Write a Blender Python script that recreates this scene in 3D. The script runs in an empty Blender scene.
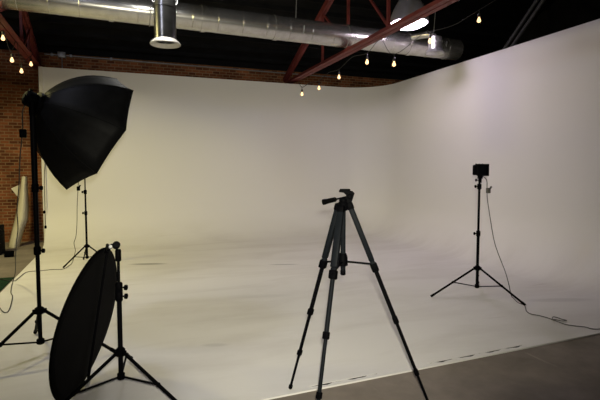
import bpy, bmesh, math, random
from mathutils import Vector, Matrix
random.seed(7)
S = bpy.context.scene
COL = S.collection
PI = math.pi
V = Vector

# ---------------------------------------------------------------- camera
F = 475.0
PSI, PIT = math.radians(20.6), math.radians(3.6)
CAM = V((0, 0, 1.55))
FW = V((math.sin(PSI) * math.cos(PIT), math.cos(PSI) * math.cos(PIT), -math.sin(PIT)))
RT = V((math.cos(PSI), -math.sin(PSI), 0))
UP = RT.cross(FW)
cd = bpy.data.cameras.new('camera')
cd.sensor_width = 36
cd.lens = F / 600 * 36
cd.clip_start = 0.05
cam = bpy.data.objects.new('camera', cd)
COL.objects.link(cam)
cam.location = CAM
cam.rotation_euler = (PI / 2 - PIT, 0, -PSI)
S.camera = cam


def ray(x, y):
    return FW + RT * ((x - 300) / F) + UP * ((200 - y) / F)


def at(x, y, zd):            # a photo point at a given distance along the view axis
    return CAM + ray(x, y) * zd


def plane(x, y, ax, v):      # a photo point on the plane axis = v
    d = ray(x, y)
    return CAM + d * ((v - CAM[ax]) / d[ax])


def fl(x, y, z=0.0):
    return plane(x, y, 2, z)


# ---------------------------------------------------------------- materials
def mat(name, col, rough=0.5, metal=0.0, noise=None, spec=0.5, bump=None):
    m = bpy.data.materials.new(name)
    m.use_nodes = True
    nt = m.node_tree
    b = nt.nodes['Principled BSDF']
    b.inputs['Base Color'].default_value = (*col, 1)
    b.inputs['Roughness'].default_value = rough
    b.inputs['Metallic'].default_value = metal
    b.inputs['Specular IOR Level'].default_value = spec
    if noise:
        sc, amt = noise
        tc = nt.nodes.new('ShaderNodeTexCoord')
        n = nt.nodes.new('ShaderNodeTexNoise')
        n.inputs['Scale'].default_value = sc
        n.inputs['Detail'].default_value = 5
        r = nt.nodes.new('ShaderNodeValToRGB')
        r.color_ramp.elements[0].color = (*[c * (1 - amt) for c in col], 1)
        r.color_ramp.elements[1].color = (*[min(1, c * (1 + amt)) for c in col], 1)
        r.color_ramp.elements[0].position = 0.3
        r.color_ramp.elements[1].position = 0.7
        nt.links.new(tc.outputs['Object'], n.inputs['Vector'])
        nt.links.new(n.outputs['Fac'], r.inputs['Fac'])
        nt.links.new(r.outputs['Color'], b.inputs['Base Color'])
        if bump:
            bp = nt.nodes.new('ShaderNodeBump')
            bp.inputs['Strength'].default_value = bump
            bp.inputs['Distance'].default_value = 0.01
            nt.links.new(n.outputs['Fac'], bp.inputs['Height'])
            nt.links.new(bp.outputs['Normal'], b.inputs['Normal'])
    return m


def emit(name, col, strength):
    m = bpy.data.materials.new(name)
    m.use_nodes = True
    b = m.node_tree.nodes['Principled BSDF']
    b.inputs['Base Color'].default_value = (*col, 1)
    b.inputs['Emission Color'].default_value = (*col, 1)
    b.inputs['Emission Strength'].default_value = strength
    return m


def cyc_material():
    m = mat('white_cyclorama_paint', (0.72, 0.705, 0.69), 0.55, spec=0.3)
    nt = m.node_tree
    N, L = nt.nodes, nt.links
    b = N['Principled BSDF']
    tc = N.new('ShaderNodeTexCoord')
    geo = N.new('ShaderNodeSeparateXYZ')
    L.new(tc.outputs['Object'], geo.inputs[0])
    # scuffs: long streaks and soft patches, only where people walk
    mp = N.new('ShaderNodeMapping')
    mp.inputs['Scale'].default_value = (0.55, 1.9, 1)
    mp.inputs['Rotation'].default_value = (0, 0, 0.12)
    L.new(tc.outputs['Object'], mp.inputs['Vector'])
    n1 = N.new('ShaderNodeTexNoise')
    n1.inputs['Scale'].default_value = 1.1
    n1.inputs['Detail'].default_value = 7
    n1.inputs['Roughness'].default_value = 0.62
    n1.inputs['Distortion'].default_value = 0.5
    L.new(mp.outputs[0], n1.inputs['Vector'])
    r1 = N.new('ShaderNodeValToRGB')
    r1.color_ramp.elements[0].position = 0.34
    r1.color_ramp.elements[0].color = (0.90, 0.89, 0.88, 1)
    r1.color_ramp.elements[1].position = 0.55
    r1.color_ramp.elements[1].color = (1, 1, 1, 1)
    L.new(n1.outputs['Fac'], r1.inputs['Fac'])
    mp2 = N.new('ShaderNodeMapping')
    mp2.inputs['Scale'].default_value = (0.8, 7.0, 1)
    mp2.inputs['Rotation'].default_value = (0, 0, 0.2)
    L.new(tc.outputs['Object'], mp2.inputs['Vector'])
    n2 = N.new('ShaderNodeTexNoise')
    n2.inputs['Scale'].default_value = 0.9
    n2.inputs['Detail'].default_value = 4
    L.new(mp2.outputs[0], n2.inputs['Vector'])
    r2 = N.new('ShaderNodeValToRGB')
    r2.color_ramp.elements[0].position = 0.70
    r2.color_ramp.elements[0].color = (1, 1, 1, 1)
    r2.color_ramp.elements[1].position = 0.78
    r2.color_ramp.elements[1].color = (0.80, 0.78, 0.76, 1)
    L.new(n2.outputs['Fac'], r2.inputs['Fac'])
    mx = N.new('ShaderNodeMix')
    mx.data_type = 'RGBA'
    mx.blend_type = 'MULTIPLY'
    mx.inputs[0].default_value = 1
    L.new(r1.outputs[0], mx.inputs[6])
    L.new(r2.outputs[0], mx.inputs[7])
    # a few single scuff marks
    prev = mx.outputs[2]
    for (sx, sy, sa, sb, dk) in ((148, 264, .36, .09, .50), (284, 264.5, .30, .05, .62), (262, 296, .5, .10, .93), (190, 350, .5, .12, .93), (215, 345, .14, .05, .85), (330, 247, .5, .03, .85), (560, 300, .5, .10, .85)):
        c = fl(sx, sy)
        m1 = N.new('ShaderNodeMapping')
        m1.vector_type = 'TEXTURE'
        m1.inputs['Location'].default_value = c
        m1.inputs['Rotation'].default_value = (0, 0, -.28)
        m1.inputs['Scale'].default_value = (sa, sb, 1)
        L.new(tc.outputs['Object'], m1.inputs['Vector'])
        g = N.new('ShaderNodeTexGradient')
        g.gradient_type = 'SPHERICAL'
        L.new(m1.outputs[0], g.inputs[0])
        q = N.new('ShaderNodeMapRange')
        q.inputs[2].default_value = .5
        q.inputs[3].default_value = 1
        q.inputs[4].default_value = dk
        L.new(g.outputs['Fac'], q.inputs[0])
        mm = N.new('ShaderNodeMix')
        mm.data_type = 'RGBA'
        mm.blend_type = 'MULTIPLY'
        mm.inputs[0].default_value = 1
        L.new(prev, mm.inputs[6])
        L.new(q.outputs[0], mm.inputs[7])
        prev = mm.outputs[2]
    # dirt only near the floor
    mr = N.new('ShaderNodeMapRange')
    mr.inputs[1].default_value = 0.0
    mr.inputs[2].default_value = 0.45
    mr.inputs[3].default_value = 1.0
    mr.inputs[4].default_value = 0.0
    L.new(geo.outputs['Z'], mr.inputs[0])
    mx2 = N.new('ShaderNodeMix')
    mx2.data_type = 'RGBA'
    mx2.inputs[6].default_value = (1, 1, 1, 1)
    L.new(mr.outputs[0], mx2.inputs[0])
    L.new(prev, mx2.inputs[7])
    mx3 = N.new('ShaderNodeMix')
    mx3.data_type = 'RGBA'
    mx3.blend_type = 'MULTIPLY'
    mx3.inputs[0].default_value = 1
    mx3.inputs[6].default_value = (0.72, 0.705, 0.69, 1)
    L.new(mx2.outputs[2], mx3.inputs[7])
    L.new(mx3.outputs[2], b.inputs['Base Color'])
    return m


def brick_material(name, c1, c2, mortar, axis='x'):
    m = mat(name, c1, 0.9, spec=0.15)
    nt = m.node_tree
    N, L = nt.nodes, nt.links
    b = N['Principled BSDF']
    tc = N.new('ShaderNodeTexCoord')
    sp = N.new('ShaderNodeSeparateXYZ')
    cb = N.new('ShaderNodeCombineXYZ')
    L.new(tc.outputs['Object'], sp.inputs[0])
    L.new(sp.outputs['X' if axis == 'x' else 'Y'], cb.inputs[0])
    L.new(sp.outputs['Z'], cb.inputs[1])
    br = N.new('ShaderNodeTexBrick')
    br.inputs['Color1'].default_value = (*c1, 1)
    br.inputs['Color2'].default_value = (*c2, 1)
    br.inputs['Mortar'].default_value = (*mortar, 1)
    br.inputs['Scale'].default_value = 1
    br.inputs['Brick Width'].default_value = 0.165
    br.inputs['Row Height'].default_value = 0.066
    br.inputs['Mortar Size'].default_value = 0.009
    br.inputs['Mortar Smooth'].default_value = 0.3
    L.new(cb.outputs[0], br.inputs['Vector'])
    n = N.new('ShaderNodeTexNoise')
    n.inputs['Scale'].default_value = 2.2
    n.inputs['Detail'].default_value = 6
    L.new(tc.outputs['Object'], n.inputs['Vector'])
    r = N.new('ShaderNodeValToRGB')
    r.color_ramp.elements[0].position = 0.3
    r.color_ramp.elements[0].color = (0.6, 0.55, 0.5, 1)
    r.color_ramp.elements[1].position = 0.7
    r.color_ramp.elements[1].color = (1.15, 1.1, 1.05, 1)
    L.new(n.outputs['Fac'], r.inputs['Fac'])
    mx = N.new('ShaderNodeMix')
    mx.data_type = 'RGBA'
    mx.blend_type = 'MULTIPLY'
    mx.inputs[0].default_value = 1
    L.new(br.outputs['Color'], mx.inputs[6])
    L.new(r.outputs[0], mx.inputs[7])
    L.new(mx.outputs[2], b.inputs['Base Color'])
    bp = N.new('ShaderNodeBump')
    bp.inputs['Strength'].default_value = 0.6
    bp.inputs['Distance'].default_value = 0.01
    bp.invert = True
    L.new(br.outputs['Fac'], bp.inputs['Height'])
    L.new(bp.outputs['Normal'], b.inputs['Normal'])
    return m


def concrete_material():
    m = mat('worn_brown_concrete', (0.2, 0.17, 0.14), 0.7, spec=0.3)
    nt = m.node_tree
    N, L = nt.nodes, nt.links
    b = N['Principled BSDF']
    tc = N.new('ShaderNodeTexCoord')
    n = N.new('ShaderNodeTexNoise')
    n.inputs['Scale'].default_value = 1.6
    n.inputs['Detail'].default_value = 9
    n.inputs['Roughness'].default_value = 0.65
    L.new(tc.outputs['Object'], n.inputs['Vector'])
    r = N.new('ShaderNodeValToRGB')
    r.color_ramp.elements[0].position = 0.3
    r.color_ramp.elements[0].color = (0.125, 0.105, 0.084, 1)
    r.color_ramp.elements[1].position = 0.72
    r.color_ramp.elements[1].color = (0.26, 0.222, 0.185, 1)
    L.new(n.outputs['Fac'], r.inputs['Fac'])
    # pale scratches
    mp = N.new('ShaderNodeMapping')
    mp.inputs['Scale'].default_value = (9, 0.8, 1)
    mp.inputs['Rotation'].default_value = (0, 0, 1.0)
    L.new(tc.outputs['Object'], mp.inputs['Vector'])
    n2 = N.new('ShaderNodeTexNoise')
    n2.inputs['Scale'].default_value = 1.5
    n2.inputs['Detail'].default_value = 3
    L.new(mp.outputs[0], n2.inputs['Vector'])
    r2 = N.new('ShaderNodeValToRGB')
    r2.color_ramp.elements[0].position = 0.68
    r2.color_ramp.elements[0].color = (0, 0, 0, 1)
    r2.color_ramp.elements[1].position = 0.76
    r2.color_ramp.elements[1].color = (0.06, 0.055, 0.05, 1)
    L.new(n2.outputs['Fac'], r2.inputs['Fac'])
    mx = N.new('ShaderNodeMix')
    mx.data_type = 'RGBA'
    mx.blend_type = 'ADD'
    mx.inputs[0].default_value = 1
    L.new(r.outputs[0], mx.inputs[6])
    L.new(r2.outputs[0], mx.inputs[7])
    L.new(mx.outputs[2], b.inputs['Base Color'])
    return m


M = {
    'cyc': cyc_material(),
    'concrete': concrete_material(),
    'brick': brick_material('red_brown_brick', (0.29, 0.105, 0.045), (0.10, 0.036, 0.018), (0.30, 0.19, 0.105)),
    'brick_y': brick_material('red_brown_brick_side', (0.20, 0.08, 0.045), (0.14, 0.055, 0.03), (0.22, 0.16, 0.11), 'y'),
    'ceil': mat('black_roof_deck', (0.006, 0.006, 0.0065), 0.9, noise=(3, .3), spec=0.1),
    'black_metal': mat('black_powder_coat', (0.002, 0.002, 0.0026), 0.5, 0.0, noise=(40, .2), spec=0.025),
    'black_plastic': mat('black_plastic', (0.0015, 0.0015, 0.002), 0.55, noise=(60, .2), spec=0.015),
    'grey_metal': mat('dark_anodised_aluminium', (0.0055, 0.0066, 0.0085), 0.5, 0.0, noise=(50, .15), spec=.03),
    'silver': mat('bare_silver_metal', (0.55, 0.55, 0.56), 0.3, 0.9, noise=(20, .1)),
    'galv': mat('galvanised_duct_sheet', (0.60, 0.59, 0.56), 0.27, 0.9, noise=(9, .12)),
    'dark_duct': mat('dull_dark_duct_sheet', (0.10, 0.10, 0.095), 0.28, 0.85, noise=(9, .2)),
    'flange': mat('pale_painted_flange', (0.55, 0.53, 0.48), 0.5, 0.2, noise=(12, .1)),
    'red_steel': mat('red_oxide_steel', (0.15, 0.029, 0.025), 0.55, 0.0, noise=(6, .3), spec=0.3),
    'fabric': mat('black_softbox_nylon', (0.003, 0.003, 0.0032), 0.55, noise=(14, .25), spec=0.05, bump=0.15),
    'reflector': mat('black_reflector_fabric', (0.0025, 0.0025, 0.003), 0.75, noise=(8, .15), spec=0.03),
    'diffuser': mat('white_diffuser_cloth', (0.78, 0.76, 0.70), 0.8, noise=(20, .03), spec=.1),
    'rubber': mat('black_rubber', (0.0015, 0.0015, 0.0015), 0.8, noise=(30, .2), spec=0.02),
    'cord': mat('black_cord', (0.015, 0.014, 0.013), 0.6, noise=(30, .2)),
    'grey_cord': mat('grey_cord', (0.10, 0.095, 0.09), 0.6, noise=(30, .2)),
    'paper': mat('cream_paper', (0.62, 0.58, 0.46), 0.8, noise=(4, .06), spec=0.2),
    'green': mat('green_turf', (0.010, 0.030, 0.014), 0.95, noise=(60, .5), spec=0.1, bump=0.6),
    'shade': mat('brushed_grey_shade', (0.27, 0.26, 0.28), 0.45, 0.2, noise=(10, .1)),
    'lens': emit('lit_lamp_lens', (0.95, 0.80, 1.0), 37),
    'bulb': emit('lit_amber_bulb', (1.0, 0.60, 0.28), 2.2),
    'socket': mat('black_bulb_socket', (0.015, 0.015, 0.015), 0.5, noise=(40, .2)),
    'conduit': mat('grey_conduit_pipe', (0.26, 0.26, 0.26), 0.45, 0.4, noise=(15, .12)),
    'trim': mat('white_edge_trim', (0.70, 0.68, 0.64), 0.5, noise=(5, .05)),
    'black_wall': mat('black_painted_wall', (0.008, 0.008, 0.008), 0.9, noise=(4, .3), spec=0.1),
    'dark_pipe': mat('dark_grey_pipe', (0.07, 0.07, 0.07), 0.5, 0.2, noise=(15, .12)),
    'black_box': mat('black_case', (0.005, 0.005, 0.006), 0.7, noise=(12, .2), spec=.05),
}


# ---------------------------------------------------------------- mesh builder
def basis(d):
    d = d.normalized()
    a = V((0, 0, 1)) if abs(d.z) < 0.95 else V((1, 0, 0))
    u = d.cross(a).normalized()
    return u, d.cross(u).normalized(), d


class MB:
    def __init__(self):
        self.bm = bmesh.new()

    def lathe(self, p, d, prof, n=20, cap0=True, cap1=True, phase=0.0):
        """prof: list of (distance along d, radius)"""
        u, w, d = basis(V(d))
        rings = []
        for t, r in prof:
            rings.append([self.bm.verts.new(V(p) + d * t + (u * math.cos(phase + 2 * PI * k / n) + w * math.sin(phase + 2 * PI * k / n)) * r) for k in range(n)])
        for a, b in zip(rings, rings[1:]):
            for k in range(n):
                self.bm.faces.new((a[k], a[(k + 1) % n], b[(k + 1) % n], b[k]))
        if cap0:
            self.bm.faces.new(list(reversed(rings[0])))
        if cap1:
            self.bm.faces.new(rings[-1])
        return self

    def tube(self, a, b, r0, r1=None, n=14):
        a, b = V(a), V(b)
        r1 = r0 if r1 is None else r1
        L = (b - a).length
        e = min(0.15 * min(r0, r1), 0.2 * L)
        return self.lathe(a, b - a, [(0, r0 - e), (e, r0), (L - e, r1), (L, r1 - e)], n)

    def path(self, pts, r, n=8):
        pts = [V(p) for p in pts]
        rings = []
        up = None
        for i, p in enumerate(pts):
            t = (pts[min(i + 1, len(pts) - 1)] - pts[max(i - 1, 0)]).normalized()
            if up is None:
                up = basis(t)[0]
            up = (up - t * up.dot(t)).normalized()
            w = t.cross(up)
            rings.append([self.bm.verts.new(p + (up * math.cos(2 * PI * k / n) + w * math.sin(2 * PI * k / n)) * r) for k in range(n)])
        for a, b in zip(rings, rings[1:]):
            for k in range(n):
                self.bm.faces.new((a[k], a[(k + 1) % n], b[(k + 1) % n], b[k]))
        self.bm.faces.new(list(reversed(rings[0])))
        self.bm.faces.new(rings[-1])
        return self

    def box(self, c, size, axes=None, bev=0.0, taper=1.0):
        ax = axes or (V((1, 0, 0)), V((0, 1, 0)), V((0, 0, 1)))
        c = V(c)
        vs = []
        for sz in (-1, 1):
            for sx, sy in ((-1, -1), (1, -1), (1, 1), (-1, 1)):
                k = taper if sz > 0 else 1
                vs.append(self.bm.verts.new(c + ax[0] * sx * size[0] / 2 * k + ax[1] * sy * size[1] / 2 * k + ax[2] * sz * size[2] / 2))
        q = [(3, 2, 1, 0), (4, 5, 6, 7), (0, 1, 5, 4), (1, 2, 6, 5), (2, 3, 7, 6), (3, 0, 4, 7)]
        fs = [self.bm.faces.new([vs[i] for i in f]) for f in q]
        if bev:
            es = list({e for f in fs for e in f.edges})
            bmesh.ops.bevel(self.bm, geom=es, offset=bev, segments=2, affect='EDGES', profile=0.5)
        return self

    def bar(self, a, b, w, h, bev=0.0, roll=None):
        a, b = V(a), V(b)
        d = (b - a).normalized()
        u = V(roll) if roll else basis(d)[0]
        u = (u - d * u.dot(d)).normalized()
        return self.box((a + b) / 2, (w, h, (b - a).length), (u, d.cross(u), d), bev)

    def ball(self, c, r, scale=(1, 1, 1), n=14):
        mtx = Matrix.Translation(V(c)) @ Matrix.Diagonal((*scale, 1))
        bmesh.ops.create_uvsphere(self.bm, u_segments=n, v_segments=n // 2 + 1, radius=r, matrix=mtx)
        return self

    def poly(self, pts):
        self.bm.faces.new([self.bm.verts.new(V(p)) for p in pts])
        return self

    def prism(self, pts, ext):
        a = [self.bm.verts.new(V(p)) for p in pts]
        b = [self.bm.verts.new(V(p) + V(ext)) for p in pts]
        n = len(pts)
        self.bm.faces.new(list(reversed(a)))
        self.bm.faces.new(b)
        for k in range(n):
            self.bm.faces.new((a[k], a[(k + 1) % n], b[(k + 1) % n], b[k]))
        return self

    def build(self, name, m, parent=None, base=None, smooth=True, label=None):
        o_base = parent['_b'] if parent is not None else (base or (0, 0, 0))
        o_base = V(o_base)
        bmesh.ops.recalc_face_normals(self.bm, faces=self.bm.faces[:])
        for v in self.bm.verts:
            v.co -= o_base
        me = bpy.data.meshes.new(name)
        self.bm.to_mesh(me)
        self.bm.free()
        me.materials.append(m)
        if smooth:
            for p in me.polygons:
                p.use_smooth = True
            me.set_sharp_from_angle(angle=math.radians(38))
        o = bpy.data.objects.new(name, me)
        COL.objects.link(o)
        if parent is not None:
            o.parent = parent
        else:
            o.location = o_base
        o['_b'] = tuple(o_base)
        if label:
            o['label'] = label
        return o


def tag(o, label, cat, group=None):
    o['label'] = label
    o['category'] = cat
    if group:
        o['group'] = group
    return o


def thing(name, base, label, cat, group=None):
    o = bpy.data.objects.new(name, None)
    o.empty_display_size = 0.1
    COL.objects.link(o)
    o.location = V(base)
    o['_b'] = tuple(base)
    return tag(o, label, cat, group)


def struct(o):
    o['kind'] = 'structure'
    return o


def smooth_path(pts, k=6):
    """Catmull-Rom through points"""
    pts = [V(p) for p in pts]
    P = [pts[0] * 2 - pts[1]] + pts + [pts[-1] * 2 - pts[-2]]
    out = []
    for i in range(1, len(P) - 2):
        for j in range(k):
            t = j / k
            a, b, c, d = P[i - 1], P[i], P[i + 1], P[i + 2]
            out.append(0.5 * ((2 * b) + (c - a) * t + (2 * a - 5 * b + 4 * c - d) * t * t + (3 * b - a - 3 * c + d) * t ** 3))
    out.append(pts[-1])
    lo = min(min(p.z for p in pts), .007)
    return [V((p.x, p.y, max(p.z, lo))) for p in out]


# ================================================================ setting
XL, XR, YB, YF, H = -1.465, 6.24, 11.0, 3.26, 3.64
def yf(x):
    return 3.02 + .04 * (x - 1.0)


RC, RV = 1.0, 0.85        # plan corner radius, cove radius
YW = 11.75                # brick wall behind


def cyclorama():
    mb = MB()
    bm = mb.bm
    plan = [(V((XL, YB, 0)), V((0, -1, 0)))]
    for k in range(1, 14):
        x = XL + (XR - RC - XL) * k / 14
        plan.append((V((x, YB, 0)), V((0, -1, 0))))
    c = V((XR - RC, YB - RC, 0))
    for k in range(0, 15):
        a = PI / 2 * (1 - k / 14)
        d = V((math.cos(a), math.sin(a), 0))
        plan.append((c + d * RC, -d))
    for k in range(1, 13):
        y = YB - RC + (YF - 0.0 - YB + RC) * k / 12
        plan.append((V((XR, y, 0)), V((-1, 0, 0))))
    prof = [(-0.14, -0.02), (-0.14, H), (0, H), (0, 2.7), (0, 1.8), (0, 1.2)]
    for k in range(0, 13):
        a = PI / 2 * k / 12
        prof.append((RV - RV * math.cos(a), RV - RV * math.sin(a)))
    grid = []
    for p, n in plan:
        grid.append([bm.verts.new(p + n * d + V((0, 0, z))) for d, z in prof])
    for a, b in zip(grid, grid[1:]):
        for k in range(len(prof) - 1):
            bm.faces.new((a[k], a[k + 1], b[k + 1], b[k]))
    fl0 = bm.verts.new((XL, yf(XL) + .055, 0))
    inner = [g[-1] for g in grid]
    flat = bm.faces.new(inner + [fl0])
    flat.material_index = 1
    # slab edges
    bl = bm.verts.new((XL, yf(XL) + .055, -0.02))
    br = bm.verts.new((XR - RV, YF, -0.02))
    lb = bm.verts.new((XL, YB - RV, -0.02))
    bm.faces.new((fl0, inner[-1], br, bl))
    bm.faces.new((inner[0], fl0, bl, lb))
    bm.faces.new(grid[0] + [lb])
    bm.faces.new(grid[-1] + [br])
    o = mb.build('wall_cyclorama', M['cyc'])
    for p in o.data.polygons:
        if p.material_index == 1:
            p.use_smooth = False
            p.material_index = 0
    struct(o)


cyclorama()

struct(MB().box((2, 4, -0.071), (18, 18, 0.12)).build('floor', M['concrete'], smooth=False))
struct(MB().box((2, YW + 0.1, 2.05), (18, 0.2, 4.3)).build('wall_back', M['brick'], smooth=False))
struct(MB().box((-7.0, 4, 3.3), (0.2, 18, 6.7)).build('wall_left', M['brick_y'], smooth=False))
struct(MB().box((9.6, 4, 3.3), (0.2, 18, 6.7)).build('wall_right', M['black_wall'], smooth=False))
struct(MB().box((2, -4.9, 3.3), (18, 0.2, 6.7)).build('wall_front', M['brick'], smooth=False))
# black roof: slopes up from the brick wall, then runs level; shallow ribs of the deck
mb = MB()
sec = [(YW + 0.3, 4.08), (5.6, 6.55), (-5.0, 6.55)]
for (y0, z0), (y1, z1) in zip(sec, sec[1:]):
    mb.prism([(-7, y0, z0), (-7, y1, z1), (-7, y1, z1 + .12), (-7, y0, z0 + .12)], (18, 0, 0))
    n = 18
    for k in range(n):
        t = (k + .5) / n
        mb.box((2, y0 + (y1 - y0) * t, z0 + (z1 - z0) * t - 0.03), (18, .08, .08))
struct(mb.build('ceiling', M['ceil'], smooth=False))
# dark ledger under the roof along the brick wall
struct(MB().box((2, YW - 0.03, 4.16), (18, 0.05, 0.14)).build('trim_1', M['ceil'], smooth=False))
# loose edge strip along the front of the white floor, with a broken dark seam behind it
mb = MB()
xs = [XL + (XR - RV - XL) * i / 320 for i in range(321)]
ye_ = lambda x: (yf(XL) + .055) + (YF - yf(XL) - .055) * (x - XL) / (XR - RV - XL)
def gap(x):
    g = .001
    for a, b in ((1.22, 1.80), (2.25, 3.3)):
        if a < x < b:
            g = max(g, .017 + .010 * math.sin(x * 23.7 + 1) + .005 * math.sin(x * 61))
    return g


back = [(x, ye_(x) - gap(x), .001) for x in xs]
mb.prism(back + [(XR - RV, yf(XR - RV), .001), (XL, yf(XL), .001)], (0, 0, -.021))
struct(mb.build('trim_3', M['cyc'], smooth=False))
mb = MB().prism([(XL, ye_(XL) - .05, -.004), (XR - RV, ye_(XR - RV) - .05, -.004), (XR - RV, ye_(XR - RV) - .0005, -.004), (XL, ye_(XL) - .0005, -.004)], (0, 0, -.006))
struct(mb.build('trim_4', M['black_box'], smooth=False))
# edge trim at the open left end of the cyclorama
struct(MB().box((XL - 0.02, YB + 0.06, (H - .02) / 2), (0.07, 0.19, H + .02), bev=0.006).build('trim_2', M['trim'], smooth=False))


# ================================================================ trusses
def truss(X, label, verts_y):
    t = thing('roof_truss', (X, 8, 3.72), label, 'truss', 'red roof trusses')
    zb = 3.76
    yend = YW - 0.02
    def top(y):
        return min(4.02 + 0.395 * (yend - y), 6.2)
    y0 = 1.2
    mb = MB()
    for s in (-1, 1):     # two angles back to back
        mb.box((X + s * 0.052, (y0 + yend) / 2, zb - 0.035), (0.085, yend - y0, 0.012))
        mb.box((X + s * 0.014, (y0 + yend) / 2, zb + 0.012), (0.012, yend - y0, 0.09))
    mb.build('bottom_chord', M['red_steel'], t, smooth=False)
    mb = MB()
    ye = 6.2
    for s in (-1, 1):
        mb.bar((X + s * .03, yend, top(yend) - .16), (X + s * .03, ye, top(ye) - .16), .05, .11, roll=(1, 0, 0))
        mb.bar((X + s * .03, ye, top(ye) - .16), (X + s * .03, y0, top(ye) - .16), .05, .11, roll=(1, 0, 0))
    mb.build('top_chord', M['red_steel'], t, smooth=False)
    for y in verts_y:
        MB().bar((X, y, zb), (X, y, top(max(y, ye)) - .18), .045, .045, roll=(1, 0, 0)).build('post', M['red_steel'], t, smooth=False)
    vs = list(verts_y)
    for a, b in zip(vs, vs[1:]):
        MB().bar((X + .03, b, zb + .02), (X + .03, a, top(max(a, ye)) - .2), .035, .035, roll=(1, 0, 0)).build('diagonal', M['red_steel'], t, smooth=False)
    MB().bar((X, yend - .1, zb + .05), (X, verts_y[0] , top(verts_y[0]) - .2), .05, .05, roll=(1, 0, 0)).build('end_brace', M['red_steel'], t, smooth=False)
    return t


truss(4.0, 'red steel roof truss crossing in front of the bright bell lamp', (9.3, 8.1, 6.68, 4.9, 3.2))
truss(-1.62, 'red steel roof truss in the upper left corner above the softbox', (10.6, 9.9, 7.9, 6.3, 4.6, 3.0))

# ================================================================ ducts
YD, RD = 8.15, 0.205
zc = 3.86 + RD
t = thing('ventilation_duct', (2.5, YD, zc), 'long round silver ventilation duct running under the dark roof', 'duct')
mb = MB()
a, b = V((-6.0, YD, zc + .10)), V((plane(457, 50, 1, YD).x, YD, zc - 0.06))
d = (b - a)
L = d.length
prof = []
k = 0
x = 0
while x < L:
    prof += [(x, RD), (x + .004, RD + .004), (x + .012, RD + .004), (x + .016, RD)]
    x += 0.42
prof.append((L, RD))
mb.lathe(a, d, prof, 28)
mb.build('duct_pipe', M['galv'], t)
for px in (112, 203, 275, 347, 408):
    p = plane(px, 40, 1, YD)
    f = (p.x - a.x) / (b.x - a.x)
    c = a + d * f
    MB().lathe(c - d.normalized() * .035, d, [(0, RD + .001), (0, RD + .012), (.07, RD + .012), (.07, RD + .001)], 28, False, False).build('joint_band', M['galv'], t)
p = plane(347, 40, 1, YD)
c = a + d * ((p.x - a.x) / (b.x - a.x))
for px in (150, 300, 440):
    p = plane(px, 40, 1, YD)
    MB().path([(p.x, YD - RD - .02, zc - .02)] + [(p.x, YD - (RD + .016) * math.cos(q), zc + .02 - (RD + .016) * math.sin(q)) for q in [PI * i / 10 for i in range(11)]] + [(p.x, YD + RD + .02, zc + .2), (p.x, YD + .1, 5.4)], .007).build('hanger_strap', M['conduit'], t)


def duct_drop(px, pyb, Y, r, h, label, arm=False):
    p = plane(px, pyb, 1, Y)
    x, z = p.x, p.z
    t = thing('duct_outlet', (x, Y, z), label, 'duct outlet', 'round duct outlets')
    MB().lathe((x, Y, z + .05), (0, 0, 1), [(0.0, r * .93), (0, r), (h * .62, r), (h * .62 + .005, r + .008), (h * .62 + .03, r + .008), (h * .62 + .035, r * .98), (h, r * .98)], 28, False, True).build('drop_pipe', M['silver'] if arm else M['dark_duct'], t)
    MB().lathe((x, Y, z), (0, 0, 1), [(0.055, r * .94), (0.02, r * 1.28), (0, r * 1.36), (.012, r * 1.40), (.035, r * 1.30), (0.075, r * 1.01)], 28, False, False).build('flared_rim', M['flange'] if not arm else M['silver'], t)
    MB().lathe((x, Y, z + .07), (0, 0, 1), [(0, r * .9), (.02, r * .9)], 28).build('damper', M['dark_duct'], t)
    return x, Y, z, t


x, y, z, t = duct_drop(165.5, 45, 7.2, .155, .75, 'dark round duct outlet with pale flared rim hanging at upper left')
MB().path([(x - .18, y, z + .85)] + [(x - .18 * math.cos(q), y, z + .62 - .07 * math.sin(q)) for q in [PI * i / 8 for i in range(9)]] + [(x + .18, y, z + .85)], .008).build('hanger_loop', M['silver'], t)
MB().lathe((x, y, z + .8), (0, 0, 1), [(0, .14), (.5, .14)], 24).build('upper_pipe', M['dark_duct'], t)
x, y, z, t = duct_drop(435, 53.5, 7.5, .125, .24, 'small shiny round duct outlet by the bell lamp near the right wall', True)
MB().path(smooth_path([(x, y, z + .28), (x - .01, y + .06, z + .34), (x - .08, y + .2, z + .38), (x - .22, y + .42, z + .38)], 5), .06, 14).build('branch_pipe', M['galv'], t)

# ================================================================ bell lamp
LP = V((4.705, 7.17, 4.075))
t = thing('bell_lamp', LP, 'large lit grey bell lamp hanging behind the red beam', 'lamp')
K = 1.085
def sc_(p):
    return [(a * K, b * K) for a, b in p]
MB().lathe(LP, (0, 0, 1), sc_([(0, .285), (0, .302), (.02, .305), (.12, .285), (.26, .225), (.36, .165), (.40, .13), (.40, .11), (.35, .15), (.25, .21), (.1, .27)]), 36, False, False).build('shade', M['shade'], t)
MB().lathe(LP + V((0, 0, .40 * K)), (0, 0, 1), sc_([(0, .13), (.02, .135), (.22, .12), (.25, .05)]), 24).build('ballast_housing', M['shade'], t)
MB().lathe(LP + V((0, 0, .012)), (0, 0, 1), sc_([(-.10, .02), (-.09, .10), (-.06, .20), (-.02, .27), (.0, .285), (.02, .285), (.03, .27), (.03, .02)]), 36, True, True).build('lens', M['lens'], t)
MB().tube(LP + V((0, 0, .69)), LP + V((0, 0, 1.85)), .012).build('hanging_rod', M['conduit'], t)


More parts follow.
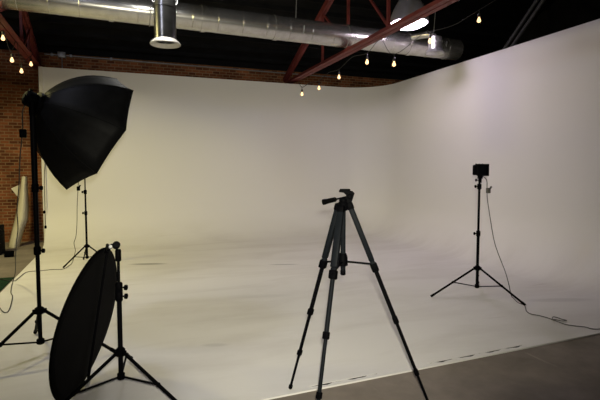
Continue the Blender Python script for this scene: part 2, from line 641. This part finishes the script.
# ================================================================ string lights
def string_light(label, wire_pts, bulbs, base):
    t = thing('string_light', base, label, 'string light', 'festoon string lights')
    MB().path(smooth_path(wire_pts, 5), .005, 6).build('wire', M['cord'], t)
    for c, hook in bulbs:
        c = V(c)
        bm_ = MB().lathe(c + V((0, 0, .035)), (0, 0, -1), [(-.010, .012), (0, .013), (.020, .020), (.040, .028), (.055, .028), (.069, .019), (.074, .006)], 14)
        bo = bm_.build('bulb', M['bulb'], t)
        MB().lathe(c + V((0, 0, .043)), (0, 0, 1), [(0, .017), (.005, .021), (.05, .019), (.058, .010)], 12).path([c + V((0, 0, .095)), hook], .006, 6).build('socket', M['socket'], bo)
    return t


ZW = 3.71
def beam_pt(px, X=4.0, z=ZW):           # point on a truss's bottom chord seen at column px
    ang = PSI + math.atan((px - 300) / F)
    return V((X, X / math.tan(ang), z))


mids = [(302, 94, 10.35), (319, 88, 9.9), (339, 77, 9.25), (367, 62, 8.1), (394, 64, 7.6)]
B = [at(*b) for b in mids]
B2 = [at(430, 41, 7.7), at(479, 20, 7.2)]
hooks = [b + V((0.0, 0, .15)) for b in B]
hooks2 = [b + V((0, 0, .15)) for b in B2]
wire = [beam_pt(296) + V((.06, 0, 0)), hooks[0], hooks[0].lerp(hooks[1], .5) + V((0, 0, .03)), hooks[1], hooks[1].lerp(hooks[2], .5) + V((0, 0, .05)),
        hooks[2], hooks[2].lerp(hooks[3], .5) + V((0, 0, .08)), hooks[3], beam_pt(376, z=3.70) + V((.06, 0, 0)), hooks[4], hooks2[0] + V((-.1, 0, -.02)), hooks2[0], hooks2[0].lerp(hooks2[1], .5) + V((0, 0, -.06)), hooks2[1], at(545, -30, 6.9)]
string_light('amber bulb string light drooping from the red beam beside the bell lamp', wire,
             list(zip(B + B2, [h + V((0, 0, -.01)) for h in hooks + hooks2])), hooks[2])
lefts = [(3, 38, 7.4), (12, 60, 7.9), (21.5, 71, 8.4), (31, 64, 8.9)]
B = [at(*b) for b in lefts]
hooks = [b + V((0, 0, .15)) for b in B]
wire = [at(-14, 2, 7.2), hooks[0], at(8, 46, 7.7), hooks[1] + V((0, 0, -.01)), at(16.5, 39.5, 8.05), at(18.5, 54, 8.2), hooks[2], at(27, 59, 8.7), hooks[3], at(33, 54, 9.0)]
string_light('amber bulb string light hanging from the truss in the upper left corner', wire,
             list(zip(B, [h + V((0, 0, -.01)) for h in hooks])), hooks[1])

# ================================================================ conduit and braces
t = thing('electrical_conduit', plane(150, 60, 1, YW - .06), 'thin grey conduit with small junction boxes along the top of the brick', 'conduit')
zcd = 4.055
MB().tube((-1.5, YW - .04, zcd), (5.5, YW - .04, zcd - .03), .014).build('pipe', M['conduit'], t)
xj = plane(62, 52, 1, YW).x
mb = MB().box((xj, YW - .06, zcd), (.16, .10, .12), bev=.008)
mb.build('junction_box', M['conduit'], t)
for px in (52, 71, 111):
    xx = plane(px, 52, 1, YW).x
    MB().box((xx, YW - .04, zcd), (.05, .05, .06), bev=.005).build('clamp', M['conduit'], t)
MB().tube((xj, YW - .05, zcd - .06), (xj, YW - .05, 3.5), .010).build('down_pipe', M['conduit'], t)

t = thing('diagonal_brace', (7.0, 7, 4), 'pair of grey diagonal pipes above the right white wall', 'brace')
for s, e in (((509, 42), (541, -6)), ((515, 42), (549, -8))):
    p0, p1 = plane(*s, 0, 7.0), plane(*e, 0, 7.0)
    q = p0 + (p0 - p1) * ((YW - .01 - p0.y) / (p0 - p1).y)
    p1 = p1 + (p1 - p0) * 3
    MB().tube(q, p1, .034).build('pipe', M['dark_pipe'], t)


# ================================================================ light stands
def leg_foot(c, r, th):         # th measured in the camera's ground frame, 0 = right, 90 = away
    h = V((FW.x, FW.y, 0)).normalized()
    return V(c) + RT * (r * math.cos(th)) + h * (r * math.sin(th))


def light_stand(c, height, r, angs, label, rad=.017, hub=.36, low=.11, joints=(.62,), reverse=False, knob_dir=None, top_spigot=True):
    c = V(c)
    t = thing('light_stand', c, label, 'light stand', 'black folding light stands')
    nj = [low] + [height * j for j in joints] + [height]
    ns = len(nj) - 1
    for i in range(ns):
        rr = rad * (1 - .2 * i) if not reverse else rad * (0.82 + .18 * i)
        MB().tube(c + V((0, 0, nj[i])), c + V((0, 0, nj[i + 1])), rr).build('column_section', M['black_metal'], t)
    kd = (knob_dir or RT).normalized()
    for i in range(1, ns):
        z = nj[i]
        col = MB().lathe(c + V((0, 0, z - .035)), (0, 0, 1), [(0, rad * 1.15), (.008, rad * 1.45), (.06, rad * 1.45), (.07, rad * 1.15)], 16).build('collar', M['black_plastic'], t)
        MB().tube(c + V((0, 0, z)), c + V((0, 0, z)) + kd * (rad + .026), .006).lathe(c + V((0, 0, z)) + kd * (rad + .019), kd, [(0, .012), (.004, .019), (.018, .019), (.022, .012)], 12).build('knob', M['black_plastic'], col)
    MB().lathe(c + V((0, 0, hub - .03)), (0, 0, 1), [(0, rad * 1.3), (.006, rad * 1.9), (.05, rad * 1.9), (.06, rad * 1.3)], 18).build('leg_hub', M['black_plastic'], t)
    MB().lathe(c + V((0, 0, low - .01)), (0, 0, 1), [(0, rad * 1.1), (.006, rad * 1.55), (.04, rad * 1.55), (.046, rad * 1.2)], 18).build('lower_hub', M['black_plastic'], t)
    for th in angs:
        f = leg_foot(c, r, th) + V((0, 0, .014))
        dirh = V((f.x - c.x, f.y - c.y, 0)).normalized()
        s = c + V((0, 0, hub)) + dirh * rad * 2.1
        lg = MB().bar(s, f, rad * 1.0, rad * 1.25, bev=rad * .25, roll=dirh.cross(V((0, 0, 1)))).build('leg', M['black_metal'], t)
        dd = (f - s).normalized()
        MB().tube(f - dd * .05, f - dd * .0 + V((0, 0, 0)), rad * .85).build('rubber_foot', M['rubber'], lg)
        MB().box(s, (rad * 1.6, rad * 1.6, rad * 2.0), (dirh, dirh.cross(V((0, 0, 1))), V((0, 0, 1))), bev=rad * .3).build('hinge', M['black_plastic'], lg)
        mid = s.lerp(f, .5)
        MB().bar(c + V((0, 0, low + .012)) + dirh * rad * 1.3, mid, rad * .85, rad * .65, bev=rad * .15, roll=dirh.cross(V((0, 0, 1)))).build('brace', M['black_metal'], t)
        MB().ball(mid, rad * .95).build('brace_rivet', M['black_plastic'], lg)
    return t


D = math.radians
# big stand under the octagonal softbox
c1 = fl(41, 355)
light_stand(c1, 2.08, .615, (D(243), D(3), D(123)), 'tall black light stand carrying the octagonal softbox at left', rad=.0195, hub=.38, low=.105,
            joints=(.425, .675), reverse=True)
# stand at right with the small light
c2 = fl(476.8, 295)
light_stand(c2, 1.40, .615, (D(191), D(307), D(68)), 'black light stand with small square light near the right wall', rad=.0175, hub=.34, low=.10,
            joints=(.55, .965), knob_dir=-RT)
# stand at back left with hanging cord
c3 = fl(87.3, 264)
light_stand(c3, 1.78, .42, (D(238), D(0), D(122)), 'thin black light stand standing far back below the softbox', rad=.0165, hub=.30, low=.10,
            joints=(.475, .67), knob_dir=-RT)
# reflector stand
c4 = fl(121.6, 397)
light_stand(c4, 1.0, .66, (D(331), D(238), D(104)), 'short black light stand holding the round reflector', rad=.0165, hub=.315, low=.135,
            joints=(.70, .76))


# ================================================================ strobe head and octagonal softbox
cen = at(92.83, 132.54, 4.30)
th_, ph_, al_ = .9033, .3939, .0623
ax = ((RT * math.cos(th_) + FW * math.sin(th_)) * math.cos(ph_) - UP * math.sin(ph_)).normalized()
apex = cen - ax * .50
u0 = ax.cross(UP.cross(ax)).normalized()
w0 = ax.cross(u0)
u = u0 * math.cos(al_) + w0 * math.sin(al_)
w = w0 * math.cos(al_) - u0 * math.sin(al_)
Dp = (cen - apex).length
RO = .561
o_base = apex
t = thing('octagonal_softbox', apex, 'large black octagonal softbox seen from behind at upper left', 'softbox')
mb = MB()
NR, NS = 8, 10
rows = []
for i in range(NS + 1):
    s = i / NS
    # quadratic rib: bulges outward between the ring and the rim
    rr = .075 + (RO - .075) * s
    axd = Dp * s
    bul = 4 * s * (1 - s) * .085
    rr2 = rr + bul * Dp / math.hypot(Dp, RO)
    ax2 = axd - bul * RO / math.hypot(Dp, RO)
    row = []
    for k in range(NR):
        a0 = 2 * PI * k / NR
        for j in range(4):
            q = j / 4
            p0 = V((math.cos(a0), math.sin(a0)))
            p1 = V((math.cos(a0 + 2 * PI / NR), math.sin(a0 + 2 * PI / NR)))
            pp = p0.lerp(p1, q) * rr2
            sag = 1 - .02 * math.sin(PI * q) * s
            # the free rim edge is cut in a shallow curve
            back = -.004 * math.sin(PI * q) * (s ** 6)
            row.append(apex + ax * (ax2 + back) + (u * pp.x + w * pp.y) * sag)
    rows.append(row)
vr = [[mb.bm.verts.new(p) for p in r] for r in rows]
n = NR * 4
for a, b in zip(vr, vr[1:]):
    for k in range(n):
        mb.bm.faces.new((a[k], a[(k + 1) % n], b[(k + 1) % n], b[k]))
shell = mb.build('fabric_shell', M['fabric'], t)
sm = shell.modifiers.new('solid', 'SOLIDIFY')
sm.thickness = .004
sm.offset = 1
shell.data.set_sharp_from_angle(angle=math.radians(80))
for k in range(NR):       # sewn rib channels
    MB().path([rows[i][k * 4] + (rows[i][k * 4] - (apex + ax * (rows[i][k * 4] - apex).dot(ax))).normalized() * .002 for i in range(NS + 1)], .005, 6).build('rib', M['fabric'], t)
mb = MB()
mid = [mb.bm.verts.new(p - ax * .01 + (cen - p) * .02) for p in rows[-1]]
inn = [mb.bm.verts.new(cen + (p - cen) * .72 + ax * .055) for p in rows[-1]]
inn2 = mb.bm.verts.new(cen + ax * .085)
for k in range(n):
    mb.bm.faces.new((mid[k], mid[(k + 1) % n], inn[(k + 1) % n], inn[k]))
    mb.bm.faces.new((inn[k], inn[(k + 1) % n], inn2))
mb.build('front_diffuser', M['diffuser'], t, label='white front cloth')

t = thing('studio_strobe', apex, 'black studio strobe head behind the octagonal softbox', 'strobe')
p0 = apex - ax * .125 - UP * .012
sd = (apex - p0).normalized()
Ls = (apex - p0).length
MB().lathe(p0, sd, [(0, .045), (.010, .060), (.025, .066), (.07, .066), (.074, .060), (Ls - .03, .060), (Ls - .02, .055)], 24).build('housing', M['black_plastic'], t)
MB().lathe(p0 + sd * (Ls - .03), sd, [(0, .07), (.004, .088), (.03, .088), (.034, .075)], 24).build('speed_ring', M['black_metal'], t)
MB().box(p0 + sd * .05 + V((0, 0, .06)), (.03, .05, .025), basis(sd), bev=.006).build('handle', M['black_plastic'], t)
MB().lathe(p0 - sd * .006, sd, [(0, .02), (.008, .02)], 12).build('control_dial', M['grey_metal'], t)
top1 = c1 + V((0, 0, 2.0))
br = MB().tube(c1 + V((0, 0, 1.99)), V((c1.x, c1.y, 2.12)), .026)
br.build('stand_socket', M['black_plastic'], t)
MB().box(p0.lerp(apex, .55) - V((0, 0, .075)), (.04, .04, .07), bev=.008).build('tilt_bracket', M['silver'], t, label='silver tilt bracket')

# cord of the strobe, with an inline box

pts = [p0 + sd * .01 + V((0, 0, -.05)), at(22.5, 112, 4.05), at(22.7, 128, 4.15), at(21.5, 142, 4.2), at(20, 158, 4.3), at(19, 185, 4.5), at(17, 210, 4.7), at(18, 228, 4.9), at(16.5, 242, 5.2), at(15.5, 258, 5.7), at(15.3, 272, 6.25), fl(12.5, 283.5, .008), fl(10.8, 292, .008), fl(12.5, 297, .008), fl(9, 310, .008), fl(3.5, 312, .008), fl(-3, 304, .008)]
MB().path(smooth_path(pts, 6), .005, 6).build('power_cord', M['cord'], t)
MB().box(at(23, 133.5, 4.17), (.055, .045, .075), bev=.008).build('inline_box', M['black_plastic'], t)

# thin pull cord with beads hanging from the softbox
pc = [at(45.3, 161, 4.12), at(44.4, 175, 4.12), at(44.6, 195, 4.12), at(45.2, 215, 4.12), at(45.6, 228, 4.12)]
t = thing('hanging_cord', pc[-1], 'thin dangling cord with two black toggles under the softbox', 'cord')
MB().path(smooth_path(pc, 4), .0035, 6).build('string', M['grey_cord'], t)
for px, py in ((44.4, 212), (45.5, 227)):
    c = at(px, py, 4.12)
    MB().lathe(c - V((0, 0, .014)), (0, 0, 1), [(0, .006), (.004, .010), (.022, .010), (.028, .005)], 10).build('toggle', M['black_plastic'], t)
MB().ball(at(45.4, 162, 4.12), .010, (1, 1, 1.2)).build('cord_end', M['trim'], t)

# ================================================================ round reflector and holder
cr = at(87.887, 322.0, 3.247)
RR = .512
th_, ph_ = .064, .196
nn = ((RT * math.cos(th_) + FW * math.sin(th_)) * math.cos(ph_) - UP * math.sin(ph_)).normalized()
uu = (UP - nn * UP.dot(nn)).normalized()
ww = nn.cross(uu)
vd = (cr - CAM).normalized()
B_ = V((cr.x, cr.y, 0))
t = thing('round_reflector', B_, 'large round black fabric reflector leaning on the floor at left', 'reflector')
mb = MB()
rings = []
NN = 56
for r_, off in ((.0, .006), (.3, .006), (.6, .005), (.9, .004), (.985, .004)):
    if r_ == 0:
        rings.append([mb.bm.verts.new(cr + nn * off)])
    else:
        rings.append([mb.bm.verts.new(cr + (uu * math.cos(2 * PI * k / NN) + ww * math.sin(2 * PI * k / NN)) * RR * r_ + nn * (off + .006 * r_ * math.sin(3 * 2 * PI * k / NN))) for k in range(NN)])
for k in range(NN):
    mb.bm.faces.new((rings[0][0], rings[1][k], rings[1][(k + 1) % NN]))
for a, b in zip(rings[1:], rings[2:]):
    for k in range(NN):
        mb.bm.faces.new((a[k], b[k], b[(k + 1) % NN], a[(k + 1) % NN]))
pan = mb.build('fabric_panel', M['reflector'], t)
sm = pan.modifiers.new('solid', 'SOLIDIFY')
sm.thickness = .006
sm.offset = 0
ringp = [cr + (uu * math.cos(2 * PI * k / NN) + ww * math.sin(2 * PI * k / NN)) * RR * .99 + nn * .006 * math.sin(3 * 2 * PI * k / NN) for k in range(NN + 1)]
MB().path(ringp, .009, 8).build('spring_rim', M['rubber'], t)

topc = c4 + V((0, 0, 1.0))
t = thing('reflector_holder', topc, 'black reflector holder arm clipped across the round reflector', 'reflector holder')
def on_disc(px, py, off):
    d = ray(px, py)
    k = (cr + nn * off - CAM).dot(nn) / d.dot(nn)
    return CAM + d * k
armA = on_disc(107.5, 250, .03)
armB = on_disc(87.5, 384, .03)
hook = [topc + V((0, 0, .045)), topc + V((0, 0, .045)) - RT * .05, topc - RT * .065 + V((0, 0, .01)), armA + V((0, 0, .035)), armA]
MB().path(smooth_path(hook, 5) + [armA.lerp(armB, q / 6) for q in range(1, 7)], .0105, 10).build('arm', M['black_metal'], t)
MB().lathe(topc - V((0, 0, .06)), (0, 0, 1), [(0, .0175), (.006, .020), (.07, .020), (.08, .015)], 14).build('stand_grip', M['black_plastic'], t)
MB().lathe(topc + V((0, 0, .045)) - RT * .012 - vd * .04, vd, [(0, .019), (.005, .025), (.045, .025), (.05, .019)], 18).build('grip_head', M['black_metal'], t)
kk = topc + V((0, 0, .035)) - RT * .05
MB().lathe(kk - vd * .02, vd, [(0, .010), (.004, .014), (.03, .014), (.034, .010)], 14).build('knob', M['conduit'], t, label='small grey knob')
for e in (armA, armB):
    MB().box(e + nn * .0, (.035, .03, .05), (ww, nn, uu), bev=.006).build('clip', M['black_plastic'] if e is armA else M['silver'], t)

# ================================================================ small light on the right stand
hc = at(480.3, 170, 5.87)
t = thing('square_studio_light', hc - V((0, 0, .1)), 'small square black light on the stand near the right wall', 'light')
lx = (RT * .93 + FW * .37)
lx = V((lx.x, lx.y, 0)).normalized()
ly = V((-lx.y, lx.x, 0))
AX = (lx, ly, V((0, 0, 1)))
MB().box(hc + ly * .02, (.14, .09, .13), AX, bev=.014).build('housing', M['black_plastic'], t)
mb = MB()
for s in (-1, 1):
    mb.box(hc - ly * .045 + lx * s * .068, (.014, .05, .148), AX, bev=.003)
    mb.box(hc - ly * .045 + V((0, 0, s * .067)), (.15, .05, .013), AX, bev=.003)
mb.build('front_frame', M['black_metal'], t)
mb = MB().box(hc - ly * .032, (.125, .012, .125), AX, bev=.003)
for i in range(5):
    mb.box(hc - ly * .040 + V((0, 0, -.05 + .025 * i)), (.125, .006, .004), AX)
mb.build('grille', M['grey_metal'], t)
for i in range(3):
    MB().lathe(hc + V((0, 0, .063)) + lx * (-.05 + .05 * i) + ly * .02, (0, 0, 1), [(0, .011), (.014, .010), (.016, .006)], 10).build('control_knob', M['black_plastic'], t)
MB().box(hc - V((0, 0, .088)) - lx * .0, (.05, .05, .04), AX, bev=.006, taper=.9).tube(hc - V((0, 0, .16)), hc - V((0, 0, .07)), .02).build('swivel_mount', M['black_plastic'], t)
MB().tube(hc - V((0, 0, .125)), hc - V((0, 0, .125)) - RT * .05, .006).lathe(hc - V((0, 0, .125)) - RT * .04, -RT, [(0, .012), (.004, .018), (.016, .018), (.02, .01)], 12).build('lock_knob', M['black_plastic'], t)


pts = [hc + lx * .055 + ly * .05 - V((0, 0, .06)), at(486.5, 180, 5.9), at(487, 190, 5.9), at(487.5, 200, 5.88), at(490.5, 220, 5.85), at(494, 240, 5.82), at(498, 253, 5.78), at(505, 271, 5.7), at(508.5, 283, 5.6), fl(512, 297, .009), fl(518, 302.5, .008), fl(524.5, 305.5, .008), fl(526.5, 311, .008), fl(531, 314, .008), fl(539, 315.5, .008), fl(548, 318, .008), fl(556, 321, .008), fl(566, 324.5, .008), fl(576, 326, .008), fl(585, 327, .008), fl(594, 329, .008), fl(608, 328, .008), fl(640, 322, .008)]
MB().path(smooth_path(pts, 6), .0052, 6).build('power_cord', M['grey_cord'], t)
lp = [fl(552, 319.5, .016), fl(553, 317, .014), fl(557, 317.5, .012), fl(562, 319.3, .010), fl(566.5, 320.3, .010), fl(562, 321.0, .018), fl(556, 319.8, .018), fl(552, 319.5, .018)]
MB().path(smooth_path(lp, 5), .0052, 6).build('cord_loop', M['grey_cord'], t)
MB().box(at(488.3, 190.5, 5.9), (.045, .04, .065), (lx, ly, V((0, 0, 1))), bev=.006).tube(at(489, 190, 5.9), at(491.5, 186.5, 5.9), .012).build('power_plug', M['grey_cord'], t)

# cord of the back stand: hangs beside the pole, then runs along the floor to the left
tc_ = thing('extension_cord', at(78.5, 190, 7.75), 'thin dark cord with plug hanging beside the far back stand', 'cord')
pts = [at(84, 172, 7.75), at(79, 180, 7.75), at(78, 190, 7.75), at(77.2, 205, 7.75), at(77, 222, 7.75), at(76, 236, 7.75), at(74, 243, 7.75), at(75.3, 250, 7.7), at(74.2, 256, 7.7), fl(71, 264.5, .008), fl(63, 269, .008), fl(52, 269.5, .008), fl(40, 270.8, .008), fl(27, 272, .008), fl(19, 277.5, .008), fl(13, 281, .008), fl(-5, 278, .007)]
MB().path(smooth_path(pts, 6), .0048, 6).build('cable', M['cord'], tc_)
MB().box(at(78.4, 188.5, 7.75), (.05, .04, .07), bev=.008).tube(at(78.6, 188, 7.75), at(80.3, 185, 7.75), .012).build('power_plug', M['black_plastic'], tc_)


# ================================================================ camera tripod
Z0 = 3.08
A0 = at(343.3, 205, Z0)
feet = [fl(290, 389, .0), fl(313.2, 446, .0), fl(430, 406.5, .0)]
feet[1].z = feet[2].z = -.0
heads = [at(338.3, 207, Z0 + .03), at(340.8, 209, Z0 - .04), at(350.0, 206, Z0 + .0)]
# the two front feet stand beyond the slab edge, on the concrete
for i, f in enumerate(feet):
    if f.y < yf(f.x):
        g = heads[i] + (f - heads[i]) * ((heads[i].z + .011) / heads[i].z)
        feet[i] = g
base = (feet[0] + feet[1] + feet[2]) / 3
base.z = -.011
t = thing('camera_tripod', base, 'tall dark camera tripod standing at the front edge of the white floor', 'tripod')
leg_names = []
for i in range(3):
    h, f = heads[i], feet[i]
    d = f - h
    LL = d.length
    dn = d.normalized()
    roll = dn.cross(V((0, 0, 1))).normalized()
    ts = [0, .325, .625, .845, 1.0] if i != 1 else [0, .30, .56, .80, 1.0]
    if i == 2:
        ts = [0, .30, .56, .82, 1.0]
    if i == 0:
        ts = [0, .295, .555, .785, 1.0]
    wd = (.046, .029, .023, .018)
    lg = MB().bar(h, h + d * (ts[1] - .03), wd[0], .036, bev=.009, roll=roll).bar(h + d * (ts[1] - .03), h + d * ts[1], .036, .032, bev=.006, roll=roll).build('leg', M['grey_metal'], t)
    for k in range(1, 4):
        mname = M['grey_metal'] if i == 1 else M['black_metal']
        MB().tube(h + d * (ts[k] - .01), h + d * ts[k + 1] - (dn * .02 if k == 3 else V((0, 0, 0))), wd[k] / 2).build('leg_tube', mname, lg)
        s = (1.0, .78, .66)[k - 1]
        MB().bar(h + d * ts[k] - dn * .028 * s, h + d * ts[k] + dn * .03 * s, .050 * s, .046 * s, bev=.009 * s, roll=roll).box(h + d * ts[k] - (V((FW.x, FW.y, 0))).normalized() * .026 * s, (.026 * s, .016, .04 * s), (roll, dn.cross(roll), dn), bev=.003).build('leg_lock', M['black_plastic'], lg)
    MB().lathe(f - dn * .035, dn, [(0, .010), (.005, .014), (.025, .014), (.033, .008)], 12).build('rubber_foot', M['rubber'], lg)
    MB().box(h - dn * .0, (.05, .045, .05), (roll, dn.cross(roll), dn), bev=.010).build('hinge', M['black_plastic'], lg)
# centre column and spreader
cb = V((A0.x, A0.y, A0.z - .43))
MB().tube(A0 + V((0, 0, .02)), cb, .0165).build('centre_column', M['grey_metal'], t)
MB().lathe(A0 - V((0, 0, .035)), (0, 0, 1), [(0, .026), (.01, .036), (.045, .036), (.06, .025)], 20).build('shoulder', M['black_plastic'], t)
hubz = cb + V((0, 0, .06))
MB().lathe(hubz - V((0, 0, .03)), (0, 0, 1), [(0, .022), (.006, .032), (.06, .030), (.085, .022)], 18).build('spreader_hub', M['black_plastic'], t)
for i in range(3):
    h, f = heads[i], feet[i]
    q = h + (f - h) * .285
    dh = V((q.x - hubz.x, q.y - hubz.y, 0)).normalized()
    MB().bar(hubz + dh * .02, q, .018, .012, bev=.003, roll=dh.cross(V((0, 0, 1)))).build('spreader_arm', M['black_metal'], t)
MB().lathe(cb - V((0, 0, .03)), (0, 0, 1), [(0, .012), (.005, .018), (.03, .018), (.04, .014)], 14).build('column_hook', M['black_plastic'], t)
# pan head
hd = A0 + V((0, 0, .03))
MB().lathe(A0 + V((0, 0, .02)), (0, 0, 1), [(0, .024), (.005, .028), (.02, .028), (.024, .02)], 18).build('pan_base', M['black_plastic'], t)
px_ = [(344.2, 203), (351.2, 204), (354.6, 193.2), (352.5, 191), (346, 189.6), (339.6, 189.8), (339.3, 192), (344, 192.6), (346.8, 195), (346, 198), (343.2, 199.6)]
MB().prism([at(x, y, Z0 - .02) for x, y in px_], FW * .045).build('tilt_head', M['black_plastic'], t)
MB().box(at(345, 189.7, Z0 + .003), (.065, .045, .010), (RT, V((FW.x, FW.y, 0)).normalized(), V((0, 0, 1))), bev=.003).build('camera_plate', M['rubber'], t)
MB().lathe(at(350, 196.5, Z0 - .05), FW, [(0, .012), (.004, .019), (.02, .019), (.03, .014)], 14).build('tilt_knob', M['black_plastic'], t)
ha, hb = at(346, 197, Z0 + .0), at(322.5, 202.3, Z0 - .06)
hn = (hb - ha)
MB().tube(ha, ha + hn * .5, .006).build('handle_rod', M['black_metal'], t)
MB().lathe(ha + hn * .42, hn, [(0, .009), (.006, .015), (.06, .016), (hn.length * .58 - .012, .019), (hn.length * .58 - .003, .018), (hn.length * .58, .011)], 14).build('pan_handle', M['rubber'], t)

# ================================================================ left corner: paper, mat, dark case
t = thing('paper_roll', fl(14, 254, -.011), 'curled sheet of cream paper standing against the brick wall', 'paper')
mb = MB()
zt = 9.45
rowp = [((21.7, 176.5), (27.2, 176.5)), ((20.5, 186), (27.8, 186)), ((19.3, 196), (28.2, 196)), ((17, 208), (28.5, 208)), ((14.5, 220), (28.2, 219)), ((11.5, 232), (24.5, 228)), ((9, 243), (21.3, 240)), ((6.5, 253.5), (18.8, 254))]
g = []
for i, (l, r) in enumerate(rowp):
    row = []
    z = 10.0 - .05 * i
    for j in range(9):
        q = j / 8
        px, py = l[0] + (r[0] - l[0]) * q, l[1] + (r[1] - l[1]) * q
        row.append(mb.bm.verts.new(at(px, py, z - .16 * math.sin(PI * q) + .08 * q)))
    g.append(row)
for a, b in zip(g, g[1:]):
    for k in range(8):
        mb.bm.faces.new((a[k], a[k + 1], b[k + 1], b[k]))
zmin = min(v.co.z for v in mb.bm.verts)
o = mb.build('sheet', M['paper'], t)
s_ = o.modifiers.new('solid', 'SOLIDIFY'); s_.thickness = .006; s_.offset = 0
mb = MB()
fp = [(11, 188.5), (19.5, 184.5), (18.6, 198)]
mb.prism([at(11, 188.5, 9.9), at(20.0, 184.5, 9.98), at(18.7, 198, 9.96)], FW * .006)
mb.build('torn_flap', M['paper'], t)
m_ = [fl(-60, 279.5, -.02), fl(13.3, 279.5, -.02), fl(-.2, 294.5, -.02), fl(-90, 296, -.02)]
y0, y1 = 6.9, 7.75
o = MB().box((-2.72, 7.2, -.006), (2.46, 1.3, .010)).build('turf_mat', M['green'], base=(-2.72, 7.2, -.011), smooth=False)
tag(o, 'dark green turf mat lying on the floor left of the white floor', 'mat')
bx = fl(-6, 256, -.02)
o = MB().box((bx.x - .19, bx.y + .15, .259), (.62, .35, .54), bev=.02).build('black_case', M['black_box'], base=(bx.x, bx.y, -.011))
tag(o, 'black case on the floor left of the curled paper', 'case')
bs = fl(9.3, 257.5, -.02)
o = MB().box((bs.x, bs.y, .044), (.15, .09, .11), bev=.015).build('power_brick', M['black_plastic'], base=(bs.x, bs.y, -.02))
tag(o, 'small dark block on the floor at the foot of the curled paper', 'block')

# ================================================================ light
def lamp(kind, name, loc, power, col, size=.2, target=None, spot=None, shape=None):
    l = bpy.data.lights.new(name, kind)
    l.energy = power
    l.color = col
    if kind == 'AREA':
        l.size = size
        if shape:
            l.shape = shape
    else:
        l.shadow_soft_size = size
    if kind == 'SPOT':
        l.spot_size = spot
        l.spot_blend = .9
    o = bpy.data.objects.new(name, l)
    COL.objects.link(o)
    o.location = loc
    if target is not None:
        o.rotation_euler = (V(target) - V(loc)).to_track_quat('-Z', 'Y').to_euler()
    return o


# disk lights out of frame: the warm hanging lamp and three added fills
def rgb(r, g, b):
    m = max(r, g, b)
    return m, (r / m, g / m, b / m)


def disk_lamp(name, loc, tgt, col):
    p, c = rgb(*col)
    lamp('AREA', name, loc, p, c, .5, tgt, shape='DISK')


disk_lamp('warm_hall_lamp', (-3.2, 7.5, 4.2), (-1, 10.2, 0), (175, 153, 66))
disk_lamp('left_fill', (-2.2, 3.5, 4.8), (-2, 4, 0), (39, 37, 30))  # unseen fill added at the left to balance the tones
disk_lamp('middle_fill', (.6, 7.0, 4.3), (.6, 7.4, 0), (34, 33.4, 31.5))  # added fill without a fixture, lifts the middle of the set
disk_lamp('front_fill', (-1.8, 4.4, 5.0), (2, 10, 1), (31, 33, 46))  # unseen cool fill, added to brighten towards the back wall
# the camera's own flash, just above the lens
fo = CAM + UP * .10 + RT * .03 - FW * .02
p, c = rgb(911, 860, 690)
lamp('SPOT', 'camera_flash', fo, p, c, .02, CAM + FW * 6, spot=math.radians(75))
bpy.data.lights['camera_flash'].spot_blend = 1

wd = bpy.data.worlds.new('world')
S.world = wd
wd.use_nodes = True
wd.node_tree.nodes['Background'].inputs[0].default_value = (.012, .011, .010, 1)
wd.node_tree.nodes['Background'].inputs[1].default_value = 1

for o in bpy.data.objects:
    if '_b' in o:
        del o['_b']
S.cycles.use_denoising = True
S.cycles.max_bounces = 8
S.view_settings.view_transform = 'Standard'
S.view_settings.look = 'None'
S.view_settings.gamma = 1
S.view_settings.exposure = 0.0
